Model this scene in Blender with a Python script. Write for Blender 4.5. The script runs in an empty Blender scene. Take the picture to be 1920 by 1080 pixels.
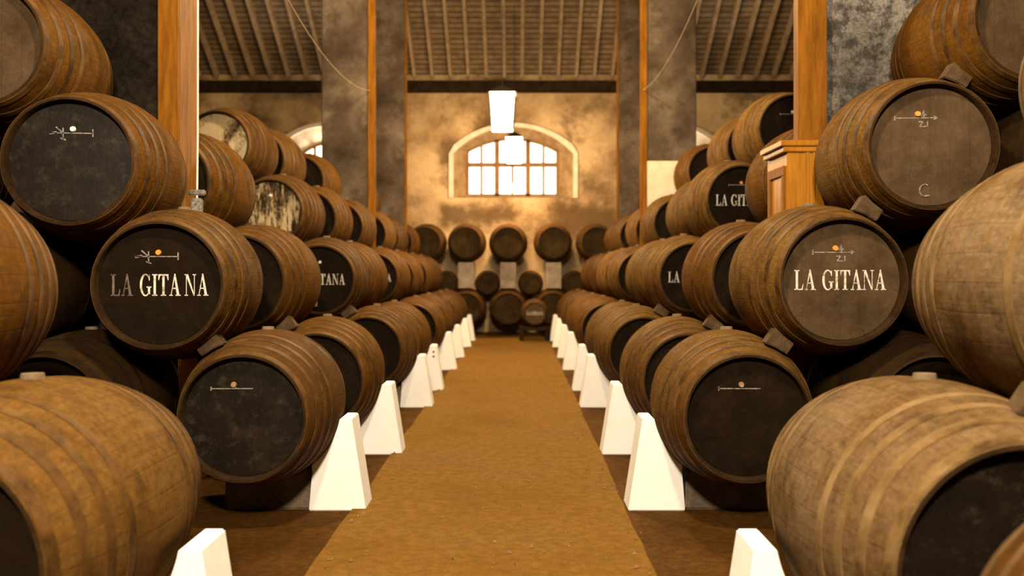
import bpy, bmesh, math, random
from mathutils import Vector, Matrix
random.seed(7)
SC = bpy.context.scene
COL = SC.collection
PI = math.pi

# ------------------------------------------------------------------ camera, exposure, world, light
F = 1750.0                      # focal length in pixels of the 1920 wide frame
H = 1.5                         # eye height
cam_d = bpy.data.cameras.new('camera')
cam_d.sensor_width = 36.0
cam_d.lens = 36.0 * F / 1920.0
cam_d.shift_x = -12.0 / 1920.0
cam_d.shift_y = -27.0 / 1920.0
cam_d.clip_start = 0.05
cam_d.dof.use_dof = True
cam_d.dof.focus_distance = 5.2
cam_d.dof.aperture_fstop = 1.7
cam = bpy.data.objects.new('camera', cam_d)
cam.location = (0, 0, H)
cam.rotation_euler = (PI / 2, 0, 0)
COL.objects.link(cam)
SC.camera = cam
vs = SC.view_settings
vs.view_transform = 'Standard'
vs.look = 'None'
vs.gamma = 1.0
vs.use_curve_mapping = False
vs.exposure = 0.35
SC.cycles.use_denoising = True
SC.cycles.max_bounces = 6
SC.cycles.diffuse_bounces = 1
SC.cycles.sample_clamp_indirect = 6.0

world = bpy.data.worlds.new('daylight')
SC.world = world
world.use_nodes = True
bg = world.node_tree.nodes['Background']
bg.inputs[0].default_value = (1.0, 0.86, 0.70, 1)
bg.inputs[1].default_value = 3.0

def lamp(name, loc, power, radius, col=(1.0, 0.74, 0.46)):
    d = bpy.data.lights.new(name, 'POINT')
    d.energy = power
    d.shadow_soft_size = radius
    d.color = col
    o = bpy.data.objects.new(name, d)
    o.location = loc
    COL.objects.link(o)
    return o
def area(name, loc, tgt, power, size, col=(1.0, 0.80, 0.58)):
    d = bpy.data.lights.new(name, 'AREA')
    d.energy = power
    d.shape = 'DISK'
    d.size = size
    d.color = col
    o = bpy.data.objects.new(name, d)
    o.location = loc
    o.rotation_euler = (Vector(tgt) - Vector(loc)).to_track_quat('-Z', 'Y').to_euler()
    COL.objects.link(o)
    return o
AX = -0.135                                        # middle of the aisle
lamp('aisle_light', (AX, -0.4, 4.4), 240, 0.14, (1.0, 0.80, 0.54))  # this and the next three: unseen lamps added above the aisle, no lanterns
lamp('aisle_light', (AX, 3.2, 4.9), 700, 0.14, (1.0, 0.80, 0.54))
lamp('aisle_light', (AX, 9.2, 5.4), 780, 0.14, (1.0, 0.78, 0.48))
lamp('aisle_light', (AX, 12.6, 5.6), 720, 0.14, (1.0, 0.76, 0.40))
lamp('aisle_light', (-0.28, 16.3, 3.85), 480, 0.15, (1.0, 0.70, 0.38))  # this and the next: light of the two hanging lanterns
lamp('aisle_light', (-0.12, 21.9, 3.95), 300, 0.15, (1.0, 0.66, 0.36))
area('front_fill_light', (-0.3, -2.0, 4.6), (0.0, 7.0, 0.4), 650, 0.5, (1.0, 0.83, 0.62))  # added fill lamp above and behind the camera, no doorway there
for wx in (-4.95, 3.95):                            # daylight thrown up from the sunlit yard outside the side windows
    area('yard_bounce', (wx, 25.5, 3.0), (wx, 24.2, 5.1), 700, 1.2, (1.0, 0.88, 0.72))
lamp('side_nave_light', (-6.0, 12.5, 6.2), 200, 0.3)
lamp('side_nave_light', (6.0, 12.5, 6.2), 150, 0.3)

# ------------------------------------------------------------------ material helpers
class NT:
    def __init__(s, name):
        s.m = bpy.data.materials.new(name)
        s.m.use_nodes = True
        s.t = s.m.node_tree
        s.bsdf = s.t.nodes['Principled BSDF']
        s.tc = s.t.nodes.new('ShaderNodeTexCoord').outputs['Object']
    def n(s, typ, **kw):
        nd = s.t.nodes.new(typ)
        for k, v in kw.items():
            setattr(nd, k, v)
        return nd
    def l(s, a, b):
        s.t.links.new(a, b)
    def noise(s, scale, detail=5, rough=0.6, stretch=None, offset=True):
        mp = s.n('ShaderNodeMapping')
        s.l(s.tc, mp.inputs[0])
        if stretch:
            mp.inputs[3].default_value = stretch
        if offset:
            oi = s.n('ShaderNodeObjectInfo')
            mul = s.n('ShaderNodeMath', operation='MULTIPLY')
            mul.inputs[1].default_value = 37.0
            s.l(oi.outputs['Random'], mul.inputs[0])
            cx = s.n('ShaderNodeCombineXYZ')
            for i in range(3):
                s.l(mul.outputs[0], cx.inputs[i])
            s.l(cx.outputs[0], mp.inputs[1])
        nz = s.n('ShaderNodeTexNoise')
        nz.inputs['Scale'].default_value = scale
        nz.inputs['Detail'].default_value = detail
        nz.inputs['Roughness'].default_value = rough
        s.l(mp.outputs[0], nz.inputs['Vector'])
        return nz.outputs[0]
    def ramp(s, fac, stops):
        r = s.n('ShaderNodeValToRGB')
        el = r.color_ramp.elements
        while len(el) < len(stops):
            el.new(0.5)
        for e, (p, c) in zip(el, stops):
            e.position = p
            e.color = (*c, 1) if len(c) == 3 else c
        s.l(fac, r.inputs[0])
        return r.outputs[0]
    def mix(s, fac, a, b, mode='MIX'):
        m = s.n('ShaderNodeMix', data_type='RGBA', blend_type=mode)
        for sock, v in ((m.inputs[0], fac), (m.inputs[6], a), (m.inputs[7], b)):
            if isinstance(v, (int, float)):
                sock.default_value = v
            elif isinstance(v, tuple):
                sock.default_value = (*v, 1)
            else:
                s.l(v, sock)
        return m.outputs[2]
    def math(s, op, a, b=None, c=None):
        m = s.n('ShaderNodeMath', operation=op)
        for i, v in enumerate((a, b, c)):
            if v is None:
                continue
            if isinstance(v, (int, float)):
                m.inputs[i].default_value = v
            else:
                s.l(v, m.inputs[i])
        return m.outputs[0]
    def bump(s, h, strength=0.3, dist=0.01):
        b = s.n('ShaderNodeBump')
        b.inputs['Strength'].default_value = strength
        b.inputs['Distance'].default_value = dist
        s.l(h, b.inputs['Height'])
        s.l(b.outputs[0], s.bsdf.inputs['Normal'])
    def out(s, col=None, rough=0.7, metal=0.0, spec=0.5):
        if col is not None:
            if isinstance(col, tuple):
                s.bsdf.inputs['Base Color'].default_value = (*col, 1)
            else:
                s.l(col, s.bsdf.inputs['Base Color'])
        if isinstance(rough, (int, float)):
            s.bsdf.inputs['Roughness'].default_value = rough
        else:
            s.l(rough, s.bsdf.inputs['Roughness'])
        s.bsdf.inputs['Metallic'].default_value = metal
        s.bsdf.inputs['Specular IOR Level'].default_value = spec
        return s.m

def stave_mat(name, tone_a, tone_b, tone_c):
    k = NT(name)
    sp = k.n('ShaderNodeSeparateXYZ'); k.l(k.tc, sp.inputs[0])
    ang = k.math('ARCTAN2', sp.outputs[0], sp.outputs[2])
    u = k.math('MULTIPLY', ang, 30 / (2 * PI))
    fr = k.math('FRACT', u)
    d = k.math('ABSOLUTE', k.math('SUBTRACT', fr, 0.5))
    joint = k.math('SMOOTH_MAX', k.math('SUBTRACT', k.math('MULTIPLY', d, 20), 9.2), 0.0)
    cell = k.math('FLOOR', u)
    wn = k.n('ShaderNodeTexWhiteNoise', noise_dimensions='1D'); k.l(cell, wn.inputs['W'])
    big = k.noise(2.6, 4, 0.65)
    grime = k.noise(3.4, 7, 0.75, stretch=(1, 1.6, 1))
    c = k.ramp(big, [(0.36, tone_a), (0.52, tone_b), (0.68, tone_c)])
    fine = k.noise(38, 8, 0.80)
    c = k.mix(k.ramp(fine, [(0.34, (0.70,) * 3), (0.66, (0.14,) * 3)]), c, (0.030, 0.015, 0.004), 'MIX')
    grain = k.noise(9, 5, 0.7, stretch=(6, 0.5, 6))
    c = k.mix(0.55, c, k.ramp(grain, [(0.3, (0.40, 0.36, 0.32)), (0.7, (1, 1, 1))]), 'MULTIPLY')
    c = k.mix(k.math('MULTIPLY', wn.outputs[0], 0.14), c, (0.07, 0.035, 0.012))
    c = k.mix(k.math('MULTIPLY', joint, 0.30), c, (0.02, 0.011, 0.006))
    c = k.mix(k.ramp(grime, [(0.36, (0.62,) * 3), (0.50, (0,) * 3)]), c, (0.022, 0.011, 0.004))
    oi = k.n('ShaderNodeObjectInfo')
    c = k.mix(k.math('MULTIPLY', oi.outputs['Random'], 0.35), c, (0.09, 0.048, 0.018))
    k.bump(k.math('SUBTRACT', k.math('ADD', k.math('MULTIPLY', fine, 0.6), grain), k.math('MULTIPLY', joint, 0.5)), 0.45, 0.005)
    rg = k.ramp(k.noise(7, 3), [(0.3, (0.55,) * 3), (0.6, (0.9,) * 3)])
    return k.out(c, rg, spec=0.015)

M = {}
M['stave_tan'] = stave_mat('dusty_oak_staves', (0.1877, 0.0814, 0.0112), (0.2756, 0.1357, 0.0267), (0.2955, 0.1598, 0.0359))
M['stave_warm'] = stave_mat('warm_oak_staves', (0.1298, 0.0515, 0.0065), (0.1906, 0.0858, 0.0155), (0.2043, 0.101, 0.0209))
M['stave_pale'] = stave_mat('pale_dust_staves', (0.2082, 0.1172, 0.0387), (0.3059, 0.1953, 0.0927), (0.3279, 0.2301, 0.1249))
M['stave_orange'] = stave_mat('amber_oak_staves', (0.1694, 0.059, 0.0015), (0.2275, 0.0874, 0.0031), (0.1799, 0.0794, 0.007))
M['stave_brown'] = stave_mat('brown_oak_staves', (0.0989, 0.0352, 0.0025), (0.1497, 0.0594, 0.0056), (0.1678, 0.0748, 0.0105))

k = NT('iron_hoop')
c = k.ramp(k.noise(5, 5, 0.7), [(0.35, (0.0284, 0.0126, 0.0036)), (0.5, (0.081, 0.038, 0.009)), (0.68, (0.1418, 0.0719, 0.0204))])
k.bump(k.noise(40, 4), 0.3, 0.003)
M['hoop'] = k.out(c, 0.65, 0.0, 0.08)
k = NT('dusty_hoop')
c = k.ramp(k.noise(5, 5, 0.7), [(0.32, (0.05, 0.028, 0.009)), (0.48, (0.15, 0.088, 0.032)), (0.68, (0.23, 0.15, 0.07))])
M['hoop_dusty'] = k.out(c, 0.7, 0.0, 0.04)

def head_mat(name, stops, rough=0.62, streak=False, spec=0.03):
    k = NT(name)
    sp = k.n('ShaderNodeSeparateXYZ'); k.l(k.tc, sp.inputs[0])
    u = k.math('MULTIPLY', sp.outputs[0], 9.0)
    d = k.math('ABSOLUTE', k.math('SUBTRACT', k.math('FRACT', u), 0.5))
    joint = k.math('GREATER_THAN', d, 0.485)
    if streak:
        f = k.noise(5.0 if rough < 0.75 else 2.6, 7, 0.72, stretch=(3.4, 1, 0.8) if rough < 0.75 else (1.6, 1, 1.0))
    else:
        f = k.noise(4.0, 7, 0.68)
    c = k.ramp(f, stops)
    c = k.mix(k.ramp(k.noise(11, 8, 0.8), [(0.52, (0,) * 3), (0.72, (0.55,) * 3)]), c, stops[-1][1])
    fine = k.noise(60, 5, 0.7)
    c = k.mix(k.math('MULTIPLY', fine, 0.5), c, (0.012, 0.008, 0.005))
    c = k.mix(k.math('MULTIPLY', joint, 0.25), c, (0.006, 0.004, 0.003))
    k.bump(k.math('SUBTRACT', fine, joint), 0.35, 0.003)
    return k.out(c, rough, spec=spec)
M['head_dark'] = head_mat('blackened_cask_head', [(0.35, (0.0056, 0.003, 0.0011)), (0.55, (0.0112, 0.0059, 0.0023)), (0.8, (0.0281, 0.0156, 0.0065))])
M['head_dusty'] = head_mat('dusty_cask_head', [(0.35, (0.0525, 0.0318, 0.0155)), (0.55, (0.0945, 0.058, 0.0294)), (0.8, (0.1574, 0.0981, 0.0526))])
M['head_brown'] = head_mat('brown_cask_head', [(0.35, (0.022, 0.012, 0.003)), (0.55, (0.045, 0.025, 0.007)), (0.8, (0.085, 0.050, 0.016))])
M['head_wet'] = head_mat('seeping_cask_head', [(0.40, (0.004, 0.0025, 0.0012)), (0.54, (0.009, 0.0055, 0.003)), (0.66, (0.022, 0.014, 0.008)), (0.85, (0.09, 0.06, 0.035))], 0.38, False, 0.22)
M['head_peel'] = head_mat('peeling_cream_cask_head', [(0.42, (0.03, 0.02, 0.010)), (0.50, (0.12, 0.07, 0.03)), (0.56, (0.60, 0.44, 0.24)), (0.75, (0.80, 0.64, 0.40))], 0.7, True)
M['head_cream'] = head_mat('worn_cream_cask_head', [(0.40, (0.05, 0.03, 0.015)), (0.46, (0.42, 0.27, 0.12)), (0.52, (0.86, 0.66, 0.38)), (0.8, (0.90, 0.74, 0.48))], 0.8, True)
M['lip'] = head_mat('chime_rim', [(0.35, (0.021, 0.0108, 0.004)), (0.6, (0.0455, 0.024, 0.009)), (0.8, (0.091, 0.0492, 0.02))], 0.6)

def simple(name, a, b, scale=8, rough=0.7, bump=0.3, metal=0.0, stretch=None, bd=0.006):
    k = NT(name)
    f = k.noise(scale, 6, 0.65, stretch=stretch)
    c = k.ramp(f, [(0.32, a), (0.68, b)])
    if bump:
        k.bump(k.noise(scale * 4, 5, 0.7, stretch=stretch), bump, bd)
    return k.out(c, rough, metal, 0.05 if not metal else 0.5)
k = NT('lettering_paint')
c = k.ramp(k.noise(22, 5, 0.75), [(0.36, (0.20, 0.15, 0.10)), (0.50, (0.66, 0.60, 0.51))])
M['paint'] = k.out(c, 0.7)
k = NT('faded_lettering_paint')
c = k.ramp(k.noise(22, 5, 0.75), [(0.40, (0.05, 0.035, 0.022)), (0.62, (0.16, 0.12, 0.085))])
M['paint_faded'] = k.out(c, 0.7)
M['chalk'] = simple('chalk_line', (0.06, 0.05, 0.04), (0.36, 0.32, 0.27), 45, 0.9, 0)
M['cork_orange'] = simple('orange_cork', (0.62, 0.22, 0.03), (0.80, 0.34, 0.06), 30, 0.6, 0)
M['cork_white'] = simple('pale_cork', (0.80, 0.74, 0.62), (0.90, 0.86, 0.78), 30, 0.6, 0)
M['cork_dull'] = simple('dull_cork', (0.22, 0.13, 0.06), (0.34, 0.22, 0.12), 30, 0.7, 0)
M['pier'] = simple('grey_lime_pier', (0.24, 0.18, 0.13), (0.42, 0.33, 0.26), 5, 0.9, 0.2)
M['brass'] = simple('brass', (0.50, 0.28, 0.08), (0.75, 0.48, 0.16), 20, 0.35, 0.1, 0.7)
M['bung'] = simple('bung_wood', (0.13, 0.09, 0.05), (0.24, 0.17, 0.10), 20)
M['chock'] = simple('chock_wood', (0.049, 0.0298, 0.015), (0.112, 0.0682, 0.035), 14, 0.8, 0.5)
M['whitish'] = simple('whitewashed_block', (0.88, 0.86, 0.82), (0.94, 0.93, 0.90), 5, 0.85, 0.25)
M['stone'] = simple('dark_stone', (0.085, 0.062, 0.042), (0.24, 0.18, 0.13), 7, 0.85, 0.7, bd=0.015)
M['post'] = simple('varnished_pine', (0.1296, 0.0454, 0.0034), (0.2745, 0.1069, 0.0095), 7, 0.62, 0.2, stretch=(3, 3, 0.35))
M['casing'] = simple('varnished_panel', (0.26, 0.099, 0.0084), (0.42, 0.18, 0.0192), 7, 0.42, 0.15, stretch=(4, 4, 0.4))
M['beam'] = simple('dark_beam', (0.012, 0.0064, 0.0032), (0.032, 0.0176, 0.008), 6, 0.8, 0.4)
M['rafter'] = simple('weathered_rafter', (0.24, 0.16, 0.09), (0.42, 0.30, 0.18), 5, 0.8, 0.4)
M['iron'] = simple('black_iron', (0.02, 0.016, 0.012), (0.05, 0.04, 0.03), 12, 0.5, 0.2, 0.5)
M['frame'] = simple('window_wood', (0.16, 0.08, 0.03), (0.28, 0.15, 0.06), 8, 0.6, 0.2)
M['wire'] = simple('pale_cable', (0.20, 0.14, 0.08), (0.32, 0.24, 0.15), 8, 0.6, 0)
M['cord'] = simple('white_cord', (0.7, 0.62, 0.5), (0.85, 0.8, 0.7), 8, 0.6, 0)
M['leaf'] = simple('dry_leaf', (0.165, 0.075, 0.0225), (0.341, 0.21, 0.099), 25, 0.8, 0)
M['hole'] = simple('dark_hole', (0.02, 0.015, 0.01), (0.03, 0.02, 0.015), 10, 0.8, 0)

# trodden earth
def earth(name, a, b, c_, darker):
    k = NT(name)
    f1 = k.noise(0.9, 6, 0.62, offset=False)
    f2 = k.noise(16, 8, 0.78, offset=False)
    f3 = k.noise(90, 4, 0.7, offset=False)
    c = k.ramp(f1, [(0.33, a), (0.5, b), (0.68, c_)])
    c = k.mix(k.ramp(f2, [(0.42, (0.6,) * 3), (0.60, (0,) * 3)]), c, darker)
    c = k.mix(0.35, c, k.ramp(f3, [(0.3, (0.45, 0.42, 0.4)), (0.6, (1, 1, 1))]), 'MULTIPLY')
    k.bump(k.math('ADD', f2, k.math('MULTIPLY', f3, 0.5)), 0.6, 0.02)
    return k.out(c, 0.9, spec=0.05)
M['path'] = earth('packed_ochre_earth', (0.2034, 0.097, 0.0146), (0.2455, 0.1236, 0.0207), (0.2175, 0.1208, 0.0335), (0.1403, 0.0662, 0.01))
M['soil'] = earth('dark_damp_earth', (0.0734, 0.029, 0.004), (0.1163, 0.0485, 0.0067), (0.153, 0.0685, 0.0115), (0.0367, 0.0158, 0.0027))

def plaster(name, stops, sc=1.1, dark=(0.06, 0.04, 0.025), cover=(0.36, 0.50), fine=0.5, f6=6, stains=()):
    k = NT(name)
    f1 = k.noise(sc, 7, 0.62, offset=False)
    f2 = k.noise(sc * f6, 7, 0.70, offset=False)
    f3 = k.noise(sc * 26, 5, 0.75, offset=False)
    c = k.ramp(f1, stops)
    c = k.mix(k.ramp(f2, [(cover[0], (0.8,) * 3), (cover[1], (0,) * 3)]), c, dark)
    c = k.mix(fine, c, k.ramp(f3, [(0.35, (0.35,) * 3), (0.62, (1,) * 3)]), 'MULTIPLY')
    for st in stains:
        c = stain(k, c, *st, (0.10, 0.055, 0.022), 0.85)
    k.bump(k.math('ADD', f2, f3), 0.5, 0.015)
    return k.out(c, 0.9, spec=0.05)
def stain(k, c, x0, x1, z0, z1, soft, col, amount):
    sp = k.n('ShaderNodeSeparateXYZ'); k.l(k.tc, sp.inputs[0])
    nz = k.math('MULTIPLY', k.math('SUBTRACT', k.noise(1.8, 5, 0.65, offset=False), 0.5), 1.1)
    def win(v, a, b):
        d = k.math('ADD', k.math('ABSOLUTE', k.math('SUBTRACT', v, (a + b) / 2)), nz)
        m = k.n('ShaderNodeMapRange', interpolation_type='SMOOTHSTEP')
        k.l(d, m.inputs[0]); m.inputs[1].default_value = (b - a) / 2 + soft; m.inputs[2].default_value = (b - a) / 2 - soft
        return m.outputs[0]
    f = k.math('MULTIPLY', k.math('MULTIPLY', win(sp.outputs[0], x0, x1), win(sp.outputs[2], z0, z1)), amount)
    return k.mix(f, c, col)
STAINS = [(-2.0, 0.0, 2.75, 3.25, 0.22), (0.9, 2.6, 2.5, 3.3, 0.25), (-2.0, -1.3, 4.3, 4.9, 0.25), (-1.0, -0.5, 5.1, 5.6, 0.2), (1.4, 2.6, 3.4, 4.0, 0.35)]
M['wall_end'] = plaster('stained_cream_plaster', [(0.34, (0.13, 0.085, 0.045)), (0.44, (0.40, 0.255, 0.12)), (0.58, (0.64, 0.44, 0.23))], 0.42, (0.14, 0.08, 0.035), (0.34, 0.50), 0.2, 2.6, STAINS)
M['wall'] = plaster('grey_plaster', [(0.3, (0.10, 0.075, 0.055)), (0.6, (0.26, 0.2, 0.15))], 0.6)
M['pillar'] = plaster('mouldy_pillar_plaster', [(0.36, (0.035, 0.028, 0.024)), (0.50, (0.10, 0.085, 0.075)), (0.66, (0.34, 0.29, 0.25))], 0.9, (0.018, 0.014, 0.012), (0.40, 0.56))
M['pillar_dark'] = plaster('black_mould_plaster', [(0.36, (0.0096, 0.0067, 0.0049)), (0.55, (0.0312, 0.0225, 0.0156)), (0.74, (0.192, 0.1462, 0.1072))], 0.9, (0.012, 0.009, 0.0058), (0.42, 0.60), 0.95, 9)
M['pillar_grey'] = plaster('speckled_grey_plaster', [(0.36, (0.1352, 0.1201, 0.102)), (0.60, (0.3536, 0.3132, 0.2754))], 1.6, (0.0416, 0.0366, 0.0306), (0.42, 0.55), 0.9)
M['pillar_far'] = plaster('smoky_brown_plaster', [(0.36, (0.045, 0.030, 0.020)), (0.50, (0.10, 0.070, 0.048)), (0.66, (0.22, 0.165, 0.12))], 0.8, (0.04, 0.026, 0.016), (0.30, 0.5), 0.3, 3)
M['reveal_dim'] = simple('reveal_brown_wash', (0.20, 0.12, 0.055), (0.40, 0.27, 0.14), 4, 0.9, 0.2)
M['reveal'] = simple('reveal_limewash', (0.62, 0.5, 0.36), (0.80, 0.68, 0.52), 4, 0.9, 0.2)

# brick-and-batten deck between the rafters
k = NT('clay_board_deck')
sp = k.n('ShaderNodeSeparateXYZ'); k.l(k.tc, sp.inputs[0])
fr = k.math('FRACT', k.math('MULTIPLY', sp.outputs[1], 1 / 0.17))
ln = k.math('LESS_THAN', fr, 0.22)
c = k.ramp(k.noise(3, 5, 0.7, offset=False), [(0.3, (0.10, 0.060, 0.026)), (0.7, (0.29, 0.19, 0.095))])
c = k.mix(k.math('MULTIPLY', ln, 0.92), c, (0.02, 0.011, 0.005))
M['deck'] = k.out(c, 0.85)

k = NT('lantern_glow')
k.bsdf.inputs['Base Color'].default_value = (1, 0.9, 0.75, 1)
k.bsdf.inputs['Emission Color'].default_value = (1.0, 0.80, 0.52, 1)
k.bsdf.inputs['Emission Strength'].default_value = 14.0
M['glow'] = k.m
k = NT('window_glass')
t = k.t
tr = k.n('ShaderNodeBsdfTransparent'); tr.inputs[0].default_value = (0.96, 0.93, 0.88, 1)
gl = k.n('ShaderNodeBsdfGlossy'); gl.inputs['Roughness'].default_value = 0.05
mx = k.n('ShaderNodeMixShader'); mx.inputs[0].default_value = 0.07
k.l(tr.outputs[0], mx.inputs[1]); k.l(gl.outputs[0], mx.inputs[2])
k.l(mx.outputs[0], t.nodes['Material Output'].inputs[0])
M['glass'] = k.m

# ------------------------------------------------------------------ mesh helpers
def mesh(name, V, Fc, smooth=False):
    me = bpy.data.meshes.new(name)
    me.from_pydata([tuple(v) for v in V], [], Fc)
    me.update()
    bm = bmesh.new(); bm.from_mesh(me)
    bmesh.ops.recalc_face_normals(bm, faces=bm.faces)
    bm.to_mesh(me); bm.free()
    if smooth:
        me.polygons.foreach_set('use_smooth', [True] * len(me.polygons))
        try:
            me.set_sharp_from_angle(angle=math.radians(38))
        except Exception:
            pass
    return me
class MB:
    def __init__(s):
        s.V, s.F = [], []
    def add(s, V, Fc):
        o = len(s.V)
        s.V += [Vector(v) for v in V]
        s.F += [tuple(i + o for i in f) for f in Fc]
        return s
    def box(s, x0, x1, y0, y1, z0, z1):
        return s.add([(x0, y0, z0), (x1, y0, z0), (x1, y1, z0), (x0, y1, z0), (x0, y0, z1), (x1, y0, z1), (x1, y1, z1), (x0, y1, z1)],
                     [(0, 1, 2, 3), (4, 5, 6, 7), (0, 1, 5, 4), (1, 2, 6, 5), (2, 3, 7, 6), (3, 0, 4, 7)])
    def prism(s, pts, y0, y1):                     # x,z outline swept along y
        n = len(pts)
        return s.add([(x, y0, z) for x, z in pts] + [(x, y1, z) for x, z in pts],
                     [tuple(range(n)), tuple(range(2 * n - 1, n - 1, -1))] + [(i, (i + 1) % n, (i + 1) % n + n, i + n) for i in range(n)])
    def lathe_y(s, prof, seg=48):                  # (radius, y) closed or open profile about the y axis
        n = len(prof)
        V = [(r * math.sin(2 * PI * j / seg), y, r * math.cos(2 * PI * j / seg)) for j in range(seg) for r, y in prof]
        Fc = [(j * n + i, j * n + i + 1, ((j + 1) % seg) * n + i + 1, ((j + 1) % seg) * n + i) for j in range(seg) for i in range(n - 1)]
        return s.add(V, Fc)
    def disc_y(s, r, y, seg=48):
        return s.add([(r * math.sin(2 * PI * j / seg), y, r * math.cos(2 * PI * j / seg)) for j in range(seg)], [tuple(range(seg))])
    def tube(s, pts, r, seg=8):
        pts = [Vector(p) for p in pts]
        V = []
        for i, p in enumerate(pts):
            d = (pts[min(i + 1, len(pts) - 1)] - pts[max(i - 1, 0)]).normalized()
            a = d.orthogonal().normalized() if i == 0 else (a - d * a.dot(d)).normalized()
            b = d.cross(a)
            V += [p + (a * math.cos(2 * PI * j / seg) + b * math.sin(2 * PI * j / seg)) * r for j in range(seg)]
        n = len(pts)
        Fc = [(i * seg + j, i * seg + (j + 1) % seg, (i + 1) * seg + (j + 1) % seg, (i + 1) * seg + j) for i in range(n - 1) for j in range(seg)]
        Fc += [tuple(range(seg)), tuple(range((n - 1) * seg, n * seg))]
        return s.add(V, Fc)
    def me(s, name, smooth=False, bevel=0.0):
        m = mesh(name, s.V, s.F, smooth)
        if bevel:
            bm = bmesh.new(); bm.from_mesh(m)
            bmesh.ops.bevel(bm, geom=list(bm.edges), offset=bevel, segments=2, affect='EDGES', clamp_overlap=True)
            bm.to_mesh(m); bm.free()
        return m
def obj(name, me, mat, parent=None, loc=(0, 0, 0), rot=(0, 0, 0)):
    if isinstance(me, MB):
        me = me.me(name)
    if not me.materials:
        me.materials.append(mat)
    o = bpy.data.objects.new(name, me)
    COL.objects.link(o)
    if me.materials[0] != mat:
        o.material_slots[0].link = 'OBJECT'
        o.material_slots[0].material = mat
    o.parent = parent
    o.location = loc; o.rotation_euler = rot
    return o
def tag(o, label, cat, group=None):
    o['label'] = label; o['category'] = cat
    if group:
        o['group'] = group
    return o
def thing(name, label, cat, loc=(0, 0, 0), rotz=0, group=None):
    o = bpy.data.objects.new(name, None)
    o.empty_display_size = 0.2
    COL.objects.link(o)
    o.location = loc; o.rotation_euler = (0, 0, rotz)
    return tag(o, label, cat, group)
def struct(name, me, mat):
    o = obj(name, me, mat)
    o['kind'] = 'structure'
    return o

# ------------------------------------------------------------------ the hall
g = MB(); g.box(-12, 12, -8, 24.0, -0.3, 0.0)
struct('floor', g, M['soil'])
# the packed path stands a little proud of the margins, with an uneven edge
def strip_mesh(xl, xr, y0, y1, z, n=160):
    g = MB()
    V = []; Fc = []
    for i in range(n + 1):
        y = y0 + (y1 - y0) * i / n
        jl = 0.006 * math.sin(y * 2.1) + random.uniform(-0.005, 0.005)
        jr = 0.006 * math.sin(y * 1.7 + 1) + random.uniform(-0.005, 0.005)
        V += [(xl + jl - 0.012, y, 0.0), (xl + jl, y, z), (xr + jr, y, z), (xr + jr + 0.012, y, 0.0)]
    for i in range(n):
        for j in range(3):
            a = i * 4 + j
            Fc.append((a, a + 1, a + 5, a + 4))
    return g.add(V, Fc)
o = struct('floor_path', strip_mesh(-1.05, 0.68, -8, 21.6, 0.014), M['path'])

def arc_outline(x0, x1, zb, zs, zt, n=20):
    """rectangle with a segmental arched top, n+3 points"""
    w = (x1 - x0) / 2; h = zt - zs; cx = (x0 + x1) / 2
    R = (w * w + h * h) / (2 * h); cz = zt - R
    a0 = math.asin(w / R)
    pts = [(x0, zb), (x1, zb)]
    for i in range(n + 1):
        a = a0 - 2 * a0 * i / n
        pts.append((cx + R * math.sin(a), cz + R * math.cos(a)))
    return pts
def wall_with_holes(name, outer, holes, y):
    cu = bpy.data.curves.new(name, 'CURVE')
    cu.dimensions = '2D'; cu.fill_mode = 'BOTH'
    for ring in [outer] + holes:
        sp = cu.splines.new('POLY')
        sp.points.add(len(ring) - 1)
        for p, (x, z) in zip(sp.points, ring):
            p.co = (x, z, 0, 1)
        sp.use_cyclic_u = True
    t = bpy.data.objects.new('tmp', cu)
    COL.objects.link(t)
    bpy.context.view_layer.update()
    dg = bpy.context.evaluated_depsgraph_get()
    me = bpy.data.meshes.new_from_object(t.evaluated_get(dg))
    for v in me.vertices:
        v.co = (v.co.x, y, v.co.y)
    bpy.data.objects.remove(t)
    me.materials.clear()
    return me
YW = 24.0
WINS = [  # front opening, glazing outline
    ('window_1', (-1.67, 1.41, 3.45, 4.58, 5.27), (-1.37, 1.06, 3.53, 4.70, 5.03), 3),
    ('window_2', (-6.15, -3.75, 3.25, 4.70, 5.28), (-5.72, -4.10, 3.53, 4.60, 4.92), 2),
    ('window_3', (2.75, 5.15, 3.25, 4.70, 5.28), (3.10, 4.68, 3.53, 4.60, 4.92), 2)]
GY = YW + 0.36
outs = [arc_outline(*w[1]) for w in WINS]; ins = [arc_outline(*w[2]) for w in WINS]
me = wall_with_holes('wall_back', [(-12, 0), (12, 0), (12, 14), (-12, 14)], outs, YW)
struct('wall_back', me, M['wall_end'])
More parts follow.
